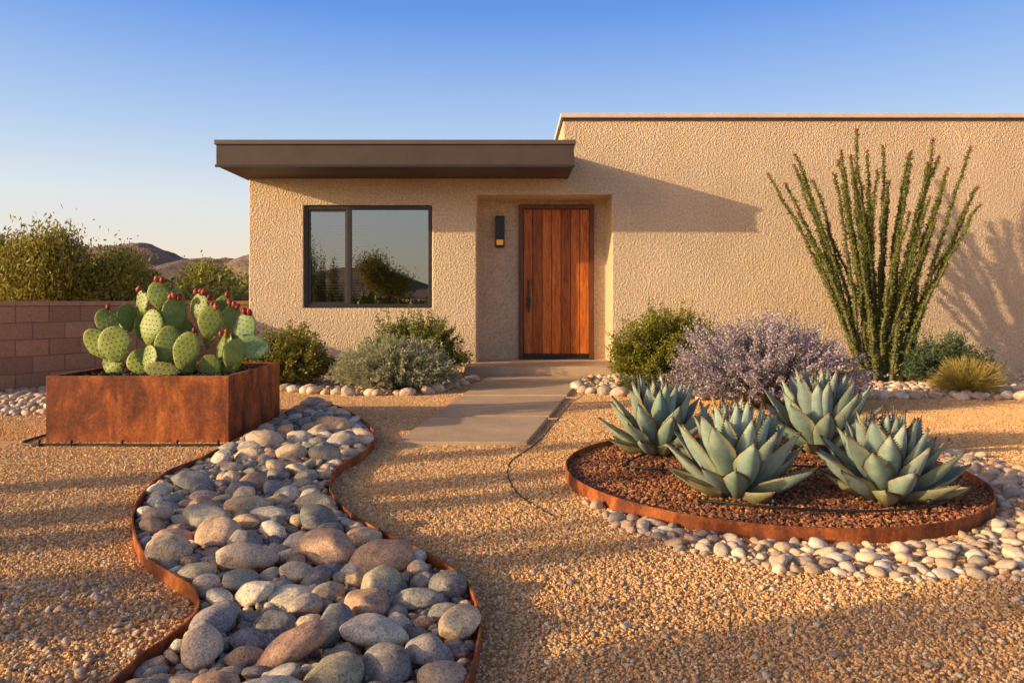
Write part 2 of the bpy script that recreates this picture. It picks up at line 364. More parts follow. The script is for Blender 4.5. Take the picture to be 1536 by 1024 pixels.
# loose pebbles in gravel
rs = np.random.RandomState(31)
lx = np.concatenate([rs.uniform(-2.2, -.9, 700), rs.uniform(-.2, 2.6, 500)]); ly = np.concatenate([rs.uniform(1.7, 3.0, 700), rs.uniform(1.7, 3.4, 500)])
keep = ~inpoly(np.column_stack([lx, ly]), poly); wgt = np.concatenate([rs.rand(700) < .9, rs.rand(500) < .3]); keep &= wgt; keep &= (np.hypot(lx-RC[0], ly-RC[1]) > RR+.02); lx, ly = lx[keep], ly[keep]; n = len(lx)
r = rs.uniform(.006, .016, n); A = np.column_stack([r*1.2, r, r*.6])
V, F, CC = rocks(np.column_stack([lx, ly, r*.4+.003]), A, 2, rs, palette(n, PEBC, PEBW, rs)*.85, .1, 1.6, .3, 1); obj('loose_pebbles', mesh('loose_pebbles', V, F, M_PEB, CC, True))

# ---------------------------------------------------------------- circular agave bed
ring = [tuple(RC+RR*np.array((math.cos(a), math.sin(a)))) for a in np.linspace(0, 2*np.pi, 96, endpoint=False)]
strip('steel_ring_edging', ring, -.02, .078, .009, M_CORTEN, closed=True)
rs = np.random.RandomState(3)
nn = 90; aa = np.linspace(0, 2*np.pi, nn, endpoint=False)
V = [(RC[0], RC[1], .055)]+[(RC[0]+(RR-.006)*math.cos(a), RC[1]+(RR-.006)*math.sin(a), .038) for a in aa]
mul = empty('bark_mulch')
obj('mulch_base', mesh('mulch_base', V, [(0, 1+i, 1+(i+1) % nn) for i in range(nn)], simple('mulch_soil', (.14, .055, .028), (.26, .11, .055), 60, .95, 60, .8, .01)), mul)
n = 19000; q = np.sqrt(rs.rand(n))*(RR-.015); a = rs.uniform(0, 6.283, n)
P = np.column_stack([RC[0]+q*np.cos(a), RC[1]+q*np.sin(a), .059-.018*(q/RR)+rs.uniform(-.004, .008, n)]); r = rs.uniform(.006, .013, n)
A = np.column_stack([r*1.3, r*.85, r*.5]); V, F, CC = rocks(P, A, 1, rs, palette(n, [(.40, .16, .075), (.30, .11, .055), (.48, .23, .11), (.56, .33, .18), (.18, .075, .045)], [4, 3, 3, 1, 1.5], rs), .15, 2, .5)
obj('mulch_chips', mesh('mulch_chips', V, F, M_GRAVEL, CC), mul)

# ---------------------------------------------------------------- agaves
def leaf_agave(L, W, base, az, el, curl, rs, tint):
    ns, nu = 14, 7; s = np.linspace(0, 1, ns); u = np.linspace(-1, 1, nu)
    w = W/2*np.interp(s, [0, .15, .4, .6, .78, .91, 1], [.62, .68, .95, 1.0, .70, .30, .02])
    e = el+curl*(s-.2)                     # elevation changes along leaf
    ds = L/(ns-1); x = np.concatenate([[0], np.cumsum(np.cos(e[:-1])*ds)]); z = np.concatenate([[0], np.cumsum(np.sin(e[:-1])*ds)])
    cup = rs.uniform(.32, .5); tw = rs.normal(0, .08)
    top = np.zeros((ns, nu, 3)); bot = top.copy()
    nx, nz = -np.sin(e), np.cos(e)
    for j, uu in enumerate(u):
        h = cup*w*(uu**2)+tw*w*uu+.004*np.sin(s*9+uu*2); th = .018*(1-abs(uu)**2)*(1-s*.75)+.0008
        for arr, off in ((top, h), (bot, h-th*2)):
            arr[:, j, 0] = x+nx*off; arr[:, j, 1] = uu*w; arr[:, j, 2] = z+nz*off
    G = np.concatenate([top.reshape(-1, 3), bot.reshape(-1, 3)]); m = ns*nu; F = []
    for i in range(ns-1):
        for j in range(nu-1):
            a_ = i*nu+j; F.append((a_, a_+1, a_+nu+1, a_+nu)); F.append((m+a_, m+a_+nu, m+a_+nu+1, m+a_+1))
        for j in (0, nu-1):
            a_ = i*nu+j; F.append((a_, a_+nu, m+a_+nu, m+a_))
    ex = []
    for i in range(3, ns-1):
        for j, sg in ((0, -1), (nu-1, 1)):
            for fr in (0, .5):
                p = top[i, j]*(1-fr)+top[min(i+1, ns-1), j]*fr; dl = np.array([math.cos(e[i]), 0, math.sin(e[i])])*.0045
                ex.append((p-dl, p+dl, p+dl*1.1+np.array([0, sg*.009, 0]), p-dl*.2+np.array([0, sg*.009, 0])))
    ex = np.array(ex).reshape(-1, 3); n0 = len(G); F += [(n0+4*i, n0+4*i+1, n0+4*i+2, n0+4*i+3) for i in range(len(ex)//4)]
    tip = top[-1, nu//2]; dl = np.array([math.cos(e[-1]), 0, math.sin(e[-1])]); n1 = n0+len(ex)
    sp = np.array([tip-dl*.03+[0, -.006, 0], tip-dl*.03+[0, .006, 0], tip+dl*.03+[0, .0008, 0], tip+dl*.03+[0, -.0008, 0]]); F.append((n1, n1+1, n1+2, n1+3))
    G = np.concatenate([G, ex, sp])
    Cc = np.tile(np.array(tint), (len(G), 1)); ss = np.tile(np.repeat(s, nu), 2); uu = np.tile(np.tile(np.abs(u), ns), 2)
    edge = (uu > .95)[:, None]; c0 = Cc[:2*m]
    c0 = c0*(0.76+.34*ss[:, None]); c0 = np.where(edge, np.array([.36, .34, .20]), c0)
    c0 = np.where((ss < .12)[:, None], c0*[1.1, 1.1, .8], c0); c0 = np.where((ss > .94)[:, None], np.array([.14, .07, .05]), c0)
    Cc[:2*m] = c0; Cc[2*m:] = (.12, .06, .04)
    ca, sa = math.cos(az), math.sin(az)
    X = G[:, 0]*ca-G[:, 1]*sa; Y = G[:, 0]*sa+G[:, 1]*ca
    return np.column_stack([X+base[0], Y+base[1], G[:, 2]+base[2]]), np.array(F), Cc
def agave(x, y, radius, h, seed, N=52):
    rs = np.random.RandomState(seed); parts = []; ga = 2.39996; a0 = rs.uniform(0, 6)
    for i in range(N):
        f = i/(N-1)            # 0 outer ->1 inner
        el = rad(np.interp(f, [0, .2, .5, 1], [8, 28, 60, 87]))+rs.normal(0, .07)
        L = np.interp(f, [0, .3, .65, 1], [.85*radius, 1.10*radius, h*1.04, h*.92])*rs.uniform(.88, 1.08)
        W = radius*np.interp(f, [0, .5, 1], [.35, .32, .19])*rs.uniform(.88, 1.1)
        az = a0+i*ga+rs.normal(0, .10); rb = radius*np.interp(f, [0, 1], [.16, .01])
        tint = np.array((.28, .39, .34))*rs.uniform(.82, 1.14)+rs.normal(0, .010, 3)
        if f < .1: tint = np.array((.38, .38, .22))*rs.uniform(.7, 1.1)
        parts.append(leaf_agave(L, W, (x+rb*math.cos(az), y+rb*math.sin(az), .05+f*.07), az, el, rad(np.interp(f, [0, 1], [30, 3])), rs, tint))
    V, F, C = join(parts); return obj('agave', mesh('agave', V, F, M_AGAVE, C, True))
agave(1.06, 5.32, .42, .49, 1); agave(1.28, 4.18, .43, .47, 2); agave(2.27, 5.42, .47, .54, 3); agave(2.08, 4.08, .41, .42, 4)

# drip line
dl = empty('drip_irrigation_line')
pt = smooth_line([(.75, 4.75, .075), (.95, 4.62, .085), (1.3, 4.55, .08), (1.7, 4.75, .08), (2.1, 4.7, .08), (2.55, 4.9, .075)], 8)
pt2 = smooth_line([(1.0, 3.95, .075), (1.35, 3.78, .085), (1.75, 3.72, .08), (2.15, 3.78, .085), (2.4, 4.0, .08)], 8)
pt3 = smooth_line([(.72, 4.75, .075), (.85, 5.0, .08), (1.0, 5.15, .08)], 6)
pt4 = smooth_line([(-4.0, 7.2, .02), (-3.93, 6.2, .015), (-3.86, 5.8, .015), (-3.4, 5.76, .015), (-2.7, 5.74, .015), (-2.2, 5.76, .015), (-2.1, 5.9, .02), (-2.12, 6.3, .03)], 10)
tb = [tube(p, .007, 8) for p in (pt, pt2, pt3)]+[tube(pt4, .012, 8)]
for (x, y) in ((.95, 4.62), (1.35, 3.78), (2.15, 3.78), (.75, 4.75)): tb.append(tube([(x, y, .04), (x, y, .10), (x, y, .101), (x, y, .125), (x, y, .126)], [.006, .006, .013, .013, .001], 8))
for x in (-3.7, -3.45, -3.05, -2.62, -2.3): tb.append(tube([(x, 5.74, 0), (x, 5.74, .035), (x, 5.74, .036), (x, 5.74, .055), (x, 5.74, .056)], [.006, .006, .012, .012, .001], 8))
tubes_obj('tubing', tb, M_RUBBER, dl)

# ---------------------------------------------------------------- path
path = empty('concrete_path')
for i, (ya, yb) in enumerate(((5.78, 7.0), (7.10, 8.52), (8.64, 10.78))):
    xl = lambda y: -.92+(y-5.75)/5.06*.576
    xr = lambda y: .115+(y-5.75)*.185
    bm = bmesh.new(); vs = [bm.verts.new(p) for p in ((xl(ya), ya, -.03), (xr(ya), ya, -.03), (xr(yb), yb, -.03), (xl(yb), yb, -.03))]
    f = bm.faces.new(vs); r_ = bmesh.ops.extrude_face_region(bm, geom=[f])
    for v_ in r_['geom']:
        if isinstance(v_, bmesh.types.BMVert): v_.co.z = .036
    bmesh.ops.recalc_face_normals(bm, faces=bm.faces[:]); bmesh.ops.bevel(bm, geom=bm.edges[:], offset=.008, segments=2, affect='EDGES', profile=.5)
    me = bpy.data.meshes.new('slab'); bm.to_mesh(me); bm.free(); me.materials.append(M_CONC); obj('slab_%d' % (i+1), me, path)
ed = smooth_line([(1.10, 10.3), (.86, 8.9), (.66, 8.16), (.40, 6.84), (.20, 5.88), (.0, 5.23), (-.026, 4.77), (.047, 4.29), (.219, 3.89)], 8)
strip('path_edging', ed, -.01, .010, .005, M_FRAME)

# ---------------------------------------------------------------- planter + cactus
pl = empty('corten_planter', (0, 0, 0)); x0, x1, y0, y1, zt = -3.75, -2.28, 5.9, 7.2, .54; th = .012
box('front_panel', x0, x1, y0, y0+th, 0, zt, M_CORTEN, pl, .002); box('back_panel', x0, x1, y1-th, y1, 0, zt, M_CORTEN, pl, .002)
box('left_panel', x0, x0+th, y0+th, y1-th, 0, zt-.001, M_CORTEN, pl, .002); box('right_panel', x1-th, x1, y0+th, y1-th, 0, zt-.001, M_CORTEN, pl, .002)
for nm, b in (('lip_front', (x0+th, x1-th, y0+th, y0+.04)), ('lip_back', (x0+th, x1-th, y1-.04, y1-th)), ('lip_left', (x0+th, x0+.04, y0+.04, y1-.04)), ('lip_right', (x1-.04, x1-th, y0+.04, y1-.04))):
    box(nm, *b, zt-.012, zt-.002, M_CORTEN, pl)
n = 30; gx = np.linspace(x0+th, x1-th, n); gy = np.linspace(y0+th, y1-th, n); GX, GY = np.meshgrid(gx, gy)
GZ = .49+.02*np.sin(GX*9)*np.sin(GY*7)+R.uniform(-.008, .008, GX.shape); i = np.arange((n-1)*(n-1)); ii = i//(n-1)*n+i % (n-1)
obj('soil', mesh('soil', np.column_stack([GX.ravel(), GY.ravel(), GZ.ravel()]), np.column_stack([ii, ii+1, ii+n+1, ii+n]), M_SOIL), pl)
rs = np.random.RandomState(44); n = 2200; P = np.column_stack([rs.uniform(x0+.02, x1-.02, n), rs.uniform(y0+.02, y1-.02, n), rs.uniform(.49, .515, n)]); r = rs.uniform(.006, .016, n)
V, F, CC = rocks(P, np.column_stack([r*1.2, r, r*.7]), 1, rs, palette(n, [(.04, .03, .022), (.07, .05, .035), (.13, .09, .06)], [3, 2, 1], rs, .05), .15, 2, .5); obj('soil_clods', mesh('soil_clods', V, F, M_GRAVEL, CC), pl)

pc = empty('prickly_pear_cactus', (0, 0, 0)); BX, BY, BZ = -2.94, 6.5, .49
_cube = np.array([(x, y, z) for x in (-1, 1) for y in (-1, 1) for z in (-1, 1)], float)
_cubeF = np.array([(0, 1, 3, 2), (4, 6, 7, 5), (0, 4, 5, 1), (2, 3, 7, 6), (0, 2, 6, 4), (1, 5, 7, 3)])
G1, G2, G3 = (.19, .28, .05), (.27, .35, .06), (.17, .28, .11)
pads = [(-.236, .10, .70, .095, .125, -.2, .3, G1), (-.396, .12, .63, .088, .115, -.3, -.5, G1), (-.644, .0, .473, .092, .11, -.6, .4, G1), (-.69, -.05, .27, .10, .155, -.75, .2, G2),
        (-.473, -.2, .278, .135, .15, -.25, .15, G2), (-.248, -.02, .42, .12, .15, .1, -.3, G1), (-.077, .05, .53, .10, .15, .05, .55, G1), (.124, .1, .597, .105, .12, .1, -.4, G1), (-.047, -.15, .27, .10, .16, .1, .2, G2),
        (.266, .0, .461, .105, .14, .1, .25, G2), (.16, -.25, .23, .105, .155, .3, .1, G2), (.366, .05, .22, .11, .15, .35, -.6, G1), (.538, .05, .384, .11, .16, .3, -.15, G3), (.668, -.05, .24, .135, .10, .2, .1, G3), (.45, -.05, .12, .10, .12, .9, -.1, G1),
        (-.295, -.1, .12, .12, .11, -.3, .1, G2), (-.03, -.28, .06, .14, .07, .1, .0, (.26, .27, .07)), (-.56, -.05, .10, .10, .10, -.8, .1, G1), (.0, .12, .32, .11, .16, -.2, .9, G1), (-.35, .15, .38, .11, .15, -.5, .7, G1), (.2, .15, .36, .11, .14, .3, -.8, G1), (.3, -.1, .08, .10, .10, .4, 0, G1),
        (-.12, .2, .64, .085, .12, .2, 1.1, G1), (.40, .12, .50, .085, .12, .5, .8, G1), (-.52, .1, .50, .09, .12, -.1, 1.0, G1), (.06, -.05, .10, .10, .11, -.3, .6, G2),
        (.52, -.12, .20, .09, .12, .5, .5, G2), (-.16, -.22, .15, .10, .12, -.3, -.5, G1), (.30, .2, .60, .08, .10, .3, .2, G1), (-.60, .12, .33, .09, .13, -.4, -.7, G1)]
rs = np.random.RandomState(9)
def build_pad(dx, dy, dz, w_, h_, tilt, yaw, tint):
    w_ *= 1.06; h_ *= 1.08
    nu, nv = 28, 14; parts = []; TK = .016
    th = np.linspace(0, 2*np.pi, nu, endpoint=False); ph = np.linspace(.02, np.pi-.02, nv); TH, PH = np.meshgrid(th, ph)
    r_ = np.sin(PH); c_ = np.cos(PH)*TK; b = np.sin(TH)*r_; a = np.cos(TH)*r_*(1-.36*np.clip(-b, 0, 1))
    wv = rs.uniform(-1, 1); bend = rs.uniform(.006, .02)
    def dy_(aa, bb): return bend*np.sin(bb*2.2)+.012*wv*aa
    G = np.column_stack([a.ravel()*w_, c_.ravel()+dy_(a.ravel(), b.ravel()), b.ravel()*h_])
    F = [(i*nu+j, i*nu+(j+1) % nu, (i+1)*nu+(j+1) % nu, (i+1)*nu+j) for i in range(nv-1) for j in range(nu)]
    C = np.tile(np.array(tint)*rs.uniform(.8, 1.15), (len(G), 1)); rim = np.clip((np.sin(PH).ravel()-.93)/.07, 0, 1)[:, None]
    C = C*(1-.3*rim)+np.array([.30, .22, .06])*.35*rim; parts.append((G, np.array(F), C)); pts = []; st = .040
    for iy, bb in enumerate(np.arange(-h_*.85, h_*.9, st)):
        for aa_ in np.arange(-w_, w_, st)+(st/2 if iy % 2 else 0):
            q = (aa_/(w_*(1-.36*max(0, -bb/h_))))**2+(bb/h_)**2
            if q < .84:
                for sg in (-1, 1): pts.append((aa_, sg*TK*math.sqrt(1-q)+dy_(aa_/w_, bb/h_), bb, sg))
    K = int((w_+h_)*38)
    for k in range(K):
        a_ = k/K*6.283; pts.append((math.cos(a_)*w_*.99*(1-.36*max(0, -math.sin(a_))), dy_(math.cos(a_), math.sin(a_)), math.sin(a_)*h_*.99, 0))
    for p in pts:
        parts.append((_cube*.0042+np.array(p[:3]), _cubeF, np.tile((.42, .31, .12), (8, 1))))
        for k in range(2):
            dr = np.array([rs.normal(0, .5)+p[0]/w_*.8, p[3], rs.normal(0, .5)+p[2]/h_*.6]); dr /= np.linalg.norm(dr)+1e-6
            b0 = np.array(p[:3]); sd = np.cross(dr, [.3, .2, 1]); sd /= np.linalg.norm(sd)/.001
            parts.append((np.array([b0-sd, b0+sd, b0+dr*.022+sd*.2, b0+dr*.022-sd*.2]), np.array([[0, 1, 2, 3]]), np.tile((.6, .52, .36), (4, 1))))
    V, F, C = join(parts)
    ct, s_ = math.cos(tilt), math.sin(tilt); x, z = V[:, 0].copy(), V[:, 2].copy(); V[:, 0] = x*ct+z*s_; V[:, 2] = -x*s_+z*ct
    ct, s_ = math.cos(yaw), math.sin(yaw); x, y = V[:, 0].copy(), V[:, 1].copy(); V[:, 0] = x*ct-y*s_; V[:, 1] = x*s_+y*ct
    return V+np.array([BX+dx, BY+dy, BZ+dz]), F, C
V, F, C = join([build_pad(*p) for p in pads]); obj('pads', mesh('pads', V, F, M_CACTUS, C, True), pc)
fr = [(-.07, .03, .70), (-.03, .05, .69), (-.11, .05, .69), (.23, .08, .70), (.18, .06, .73), (.14, .09, .735), (.27, .03, .62), (.31, .02, .60), (.40, .10, .64), (.44, .1, .62), (.36, .0, .36), (.43, -.04, .38), (.10, .08, .735), (-.64, 0, .60), (-.20, .08, .84), (-.26, .1, .85), (.60, .04, .55), (.55, .05, .56), (.47, .1, .60), (.22, -.22, .40), (.34, .2, .71), (-.42, .1, .76)]
P = np.array(fr)+[BX, BY, BZ]; n = len(P); A = np.tile((.022, .022, .032), (n, 1))*rs.uniform(.85, 1.15, (n, 1)); V, F, CC = rocks(P, A, 3, rs, palette(n, [(.34, .035, .03), (.22, .025, .035), (.42, .08, .04)], [1, 1, 1], rs, .05), .03, 1.5, .3)
obj('fruit', mesh('fruit', V, F, M_CACTUS, CC, True), pc)

# ---------------------------------------------------------------- vegetation
def leaves(P, D, L, W, rs):
    n = len(P); D = D/(np.linalg.norm(D, axis=1)[:, None]+1e-9); Q = rs.normal(0, 1, (n, 3)); S = np.cross(D, Q); S /= np.linalg.norm(S, axis=1)[:, None]+1e-9
    L = np.broadcast_to(L, (n,))[:, None]; W = np.broadcast_to(W, (n,))[:, None]
    V = np.stack([P, P+D*L*.5+S*W*.5, P+D*L, P+D*L*.5-S*W*.5], 1).reshape(-1, 3)
    return V, np.arange(n*4).reshape(n, 4)
def shrub(name, x, y, rx, ry, h, nst, lps, L, W, c1, c2, seed, t0=.35, scatter=1.0, flower=None, z0=0, polar=1.45, lump=.14, up=.4, rvar=.26):
    rs = np.random.RandomState(seed); az = rs.uniform(0, 6.283, nst); cp = rs.uniform(math.cos(polar), 1, nst); pol = np.arccos(cp)
    lum = 1+lump*(np.sin(az*3+seed)*np.sin(pol*4+seed)+.7*np.sin(az*7+2*seed+pol*5)); rlen = rs.uniform(1-rvar, 1.04, nst)*lum
    tip = np.column_stack([np.sin(pol)*np.cos(az)*rx, np.sin(pol)*np.sin(az)*ry, np.cos(pol)*h*.92+.08*h])*rlen[:, None]
    base = np.column_stack([np.cos(az)*rx*.12*rs.rand(nst), np.sin(az)*ry*.12*rs.rand(nst), np.zeros(nst)])
    ctrl = base*.5+tip*.5+np.column_stack([np.zeros(nst), np.zeros(nst), h*.12*np.sin(pol)+rs.normal(0, .03*h, nst)])
    def pos(T, i): T = T[:, None]; return (1-T)**2*base[i]+2*T*(1-T)*ctrl[i]+T**2*tip[i]
    o = np.array([x, y, z0]); i = np.repeat(np.arange(nst), lps); T = t0+(1-t0)*rs.rand(len(i))**.75
    P = pos(T, i); tg = pos(np.minimum(T+.05, 1.05), i)-P; tg /= np.linalg.norm(tg, axis=1)[:, None]+1e-9
    D = tg*up+rs.normal(0, .6, P.shape); P = P+rs.normal(0, L*.5*scatter, P.shape)
    P[:, 2] = np.abs(P[:, 2])+.005
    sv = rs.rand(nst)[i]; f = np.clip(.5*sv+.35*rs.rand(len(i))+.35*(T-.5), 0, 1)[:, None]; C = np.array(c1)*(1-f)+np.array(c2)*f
    LL = L*rs.uniform(.6, 1.3, len(i)); WW = W*rs.uniform(.7, 1.3, len(i))
    if flower:
        m = (T > flower['t']) & (rs.rand(len(i)) < flower['p']); fc = palette(m.sum(), flower['cols'], [1]*len(flower['cols']), rs); C[m] = fc; LL[m] = flower['s']; WW[m] = flower['s']*.8
    V, F = leaves(P, D, LL, WW, rs); par = empty(name)
    obj('foliage', mesh('foliage', V+o, F, M_LEAF, np.repeat(C, 4, axis=0)), par)
    Ts = np.linspace(0, .95, 6); tb = []
    for k in range(min(nst, 130)):
        pp = pos(Ts, np.full(6, k))+o; tb.append(tube(pp, np.linspace(.005, .0015, 6)*(1+h*.4), 4))
    tubes_obj('stems', tb, M_STEM, par); return par
YEL = dict(t=.7, p=.14, cols=[(.7, .42, .03), (.75, .5, .08)], s=.026)
shrub('flowering_shrub', -3.0, 9.7, .72, .5, .86, 360, 80, .04, .018, (.08, .11, .02), (.34, .33, .06), 1, flower=YEL)
shrub('creosote_bush', -1.38, 10.6, .80, .5, .98, 420, 85, .034, .018, (.07, .10, .02), (.28, .30, .06), 2, rvar=.2)
shrub('silver_sage_bush', -1.48, 9.3, .86, .6, .66, 560, 72, .05, .014, (.25, .26, .15), (.60, .60, .40), 3, up=1.1, scatter=.8, rvar=.18, lump=.08)
shrub('creosote_bush', 2.14, 9.9, .90, .65, 1.07, 660, 85, .038, .018, (.09, .11, .015), (.40, .38, .055), 4, rvar=.22, lump=.12)
shrub('lavender_sage_bush', 2.68, 7.75, 1.10, .75, 1.0, 1000, 95, .032, .013, (.15, .16, .11), (.34, .34, .25), 5, up=1.0, scatter=.8, rvar=.22, lump=.10,
      flower=dict(t=.64, p=.68, cols=[(.54, .43, .58), (.68, .57, .66), (.44, .35, .49), (.78, .70, .73)], s=.022))
shrub('dark_green_shrub', 5.85, 9.9, .66, .4, .68, 340, 70, .04, .015, (.05, .09, .045), (.17, .24, .12), 6, rvar=.2)
shrub('golden_bunchgrass', 5.55, 8.95, .34, .26, .36, 500, 8, .18, .006, (.32, .27, .06), (.66, .52, .16), 7, up=3.0, t0=.1, scatter=.15)
shrub('groundcover_shrub', 1.66, 9.15, .38, .3, .24, 140, 45, .03, .014, (.06, .08, .03), (.24, .26, .09), 8)
# slender shrubs added out of view on the left to cast streaks over the gravel
for k, (hx_, hy_, hw, hh) in enumerate([(-5.2, -.75, .24, 1.8), (-5.6, .10, .17, 2.6), (-5.3, .62, .20, 1.6), (-5.7, 1.12, .14, 2.6), (-5.3, 1.62, .19, 1.9), (-5.8, 2.15, .15, 2.7), (-5.4, 2.75, .20, 2.1), (-5.9, 3.4, .16, 2.5), (-6.6, -1.6, .32, 2.8), (-6.4, -.4, .24, 3.0), (-7.4, -1.0, .26, 3.2)]):
    shrub('streak_shrub', hx_, hy_, hw, hw, hh, 100, 52, .065, .025, (.06, .09, .02), (.20, .24, .06), 60+k, t0=.1, polar=1.2, rvar=.35, lump=.2)

# ocotillo
oc_ = empty('ocotillo'); rs = np.random.RandomState(17); tb = []; LV = []; OX, OY = 5.12, 10.25
ends = [(-1.50, 2.95), (-1.32, 2.75), (-1.10, 3.25), (-.92, 2.8), (-.66, 3.05), (-.45, 3.15), (-.25, 3.55), (-.1, 2.95), (.05, 3.3), (.22, 3.15), (.32, 2.85), (.52, 3.2), (.72, 3.35), (.88, 2.95), (1.10, 3.05), (1.2, 2.7), (1.34, 2.5), (-.75, 2.45), (-.3, 2.6), (.15, 2.6), (.45, 2.5), (.95, 2.4), (-1.22, 2.35), (.7, 2.7), (-.55, 2.75), (1.04, 2.15), (-.95, 2.1), (-.15, 2.35), (.35, 2.2), (.6, 2.1), (-.5, 2.2), (0, 2.75), (.8, 2.05), (-.35, 3.0), (.4, 3.0), (-.8, 2.9), (.1, 2.3), (-.2, 2.1), (.5, 1.8), (-.65, 1.8), (.25, 1.9), (-.02, 1.9), (-1.0, 2.95), (.62, 2.9), (-.55, 3.25), (-.02, 3.05), (.98, 3.2), (.82, 3.1), (1.28, 2.9), (-1.2, 3.0), (.14, 3.4), (-.38, 2.4)]
for k, (ex, ez) in enumerate(ends):
    bx, by = ex*.20+rs.normal(0, .05), rs.normal(0, .09); ey = rs.normal(0, .38)
    s = np.linspace(0, 1, 30); wob = np.cumsum(rs.normal(0, .010, (30, 2)), 0)
    X = OX+bx+(ex-bx)*(s**1.2)+wob[:, 0]; Y = OY+by+(ey-by)*s**1.2+wob[:, 1]; Z = ez*(s*.93+.07*np.sin(s*1.57))
    tb.append(tube(np.column_stack([X, Y, Z]), np.linspace(.026, .008, 30), 6))
    n = int(480*ez); T = rs.uniform(.03, 1, n)**.95; PX = np.column_stack([np.interp(T, s, X), np.interp(T, s, Y), np.interp(T, s, Z)])
    D = rs.normal(0, 1, (n, 3)); D[:, 2] = D[:, 2]*.5+.7; PX += rs.normal(0, .012, PX.shape)
    f = rs.rand(n)[:, None]*.7+rs.rand()*.3; C = np.array((.08, .11, .018))*(1-f)+np.array((.30, .32, .055))*f
    tipm = T > .975; C[tipm] = (.35, .16, .05)
    V, F = leaves(PX, D, .052*rs.uniform(.6, 1.2, n)*(1-.35*T), .026*(1-.3*T), rs); LV.append((V, F, np.repeat(C, 4, axis=0)))
V, F, C = join(LV); obj('leaves', mesh('leaves', V, F, M_LEAF, C), oc_); tubes_obj('canes', tb, simple('ocotillo_bark', (.09, .09, .045), (.2, .18, .10), 30, .9), oc_)

# trees
def tree(name, x, y, h, spread, seed, nleaf, L, W, c1, c2, z0=0, tr=.12, crown0=.3, dens=.28):
    rs = np.random.RandomState(seed); tb = []; ends = []
    def br(p, dr, ln, r, dep):
        n = 5; pts = [p]; dd = dr.copy()
        for k in range(n):
            dd = dd+rs.normal(0, .13, 3)+np.array([0, 0, .03]); dd /= np.linalg.norm(dd); pts.append(pts[-1]+dd*ln/n)
        tb.append(tube(pts, np.linspace(r, r*.55, n+1), 6 if dep < 2 else 4))
        if dep >= 2: ends.extend(pts[2:])
        if dep < 3:
            for k in range([5, 4, 4][dep]):
                q = pts[rs.randint(2, n+1)] if dep else pts[rs.randint(max(1, n-2), n+1)]
                a = rs.uniform(0, 6.283); s_ = np.array([math.cos(a)*spread/h*1.6, math.sin(a)*spread/h*1.6, rs.uniform(.1, .9)]); nd = dd*.6+s_*.8; nd /= np.linalg.norm(nd)
                br(q, nd, ln*rs.uniform(.62, .85)*(1.15 if dep == 0 else .85), r*.5, dep+1)
    br(np.array([x, y, z0-.05]), np.array([rs.normal(0, .1), rs.normal(0, .1), 1.]), h*crown0, tr, 0)
    E = np.array(ends); sc = (h-.1)/max(E[:, 2].max()-z0, .1)
    i = rs.randint(0, len(E), nleaf); P = E[i]+rs.normal(0, dens, (nleaf, 3))*[1, 1, .6]
    cl = rs.rand(len(E))[i]; f = np.clip(cl*.6+.4*rs.rand(nleaf), 0, 1)[:, None]; C = np.array(c1)*(1-f)+np.array(c2)*f
    V, F = leaves(P, rs.normal(0, 1, P.shape)+[0, 0, -.2], L*rs.uniform(.6, 1.3, nleaf), W, rs); V[:, 2] = z0+(V[:, 2]-z0)*sc
    par = empty(name); obj('crown', mesh('crown', V, F, M_LEAF, np.repeat(C, 4, axis=0)), par)
    Vt, Ft, _ = join(tb); Vt[:, 2] = z0+(Vt[:, 2]-z0)*sc; obj('trunk_and_limbs', mesh('trunk_and_limbs', Vt, Ft, M_BARK, None, True), par); return par
TG1, TG2 = (.12, .13, .02), (.50, .42, .08)
tree('mesquite_tree', -15.8, 25, 3.2, 3.6, 1, 26000, .13, .045, TG1, TG2, dens=.36)
tree('mesquite_tree', -18.0, 25.5, 3.5, 3.4, 2, 24000, .13, .045, TG1, TG2, dens=.36)
tree('mesquite_tree', -14.3, 26, 2.6, 3.2, 12, 16000, .13, .045, TG1, TG2, dens=.34)
tree('palo_verde_tree', -18.5, 34, 3.0, 3.6, 3, 18000, .16, .06, (.15, .17, .03), (.52, .47, .08), dens=.36)
tree('palo_verde_tree', -14.2, 34, 2.35, 3.2, 13, 14000, .16, .06, (.15, .17, .03), (.52, .47, .08), dens=.36)
tree('mesquite_tree', -6.2, -11, 3.3, 2.2, 6, 14000, .12, .035, TG1, TG2)
# distant brush mass
rs = np.random.RandomState(71); LVp = []
for k in range(230):
    yy = rs.uniform(26, 120); xx = rs.uniform(-.80, -.28)*yy; hh = rs.uniform(1.25, 2.15)*(1+yy/260); rw = hh*rs.uniform(.9, 1.7); n = 1000
    v = rs.normal(0, 1, (n, 3)); v /= np.linalg.norm(v, axis=1)[:, None]; v[:, 2] = np.abs(v[:, 2]); q = rs.uniform(.55, 1.05, (n, 1))*(1+.18*np.sin(v[:, :1]*5+k)*np.sin(v[:, 1:2]*6+k))
    P = v*q*[rw, rw, hh]+[xx, yy, 0]; f = (rs.rand(n)*.5+rs.rand()*.5)[:, None]; C = np.array((.11, .12, .03))*(1-f)+np.array((.46, .40, .09))*f
    V, F = leaves(P, rs.normal(0, 1, P.shape), .2*(1+yy/80), .10*(1+yy/80), rs); LVp.append((V, F, np.repeat(C, 4, axis=0)))
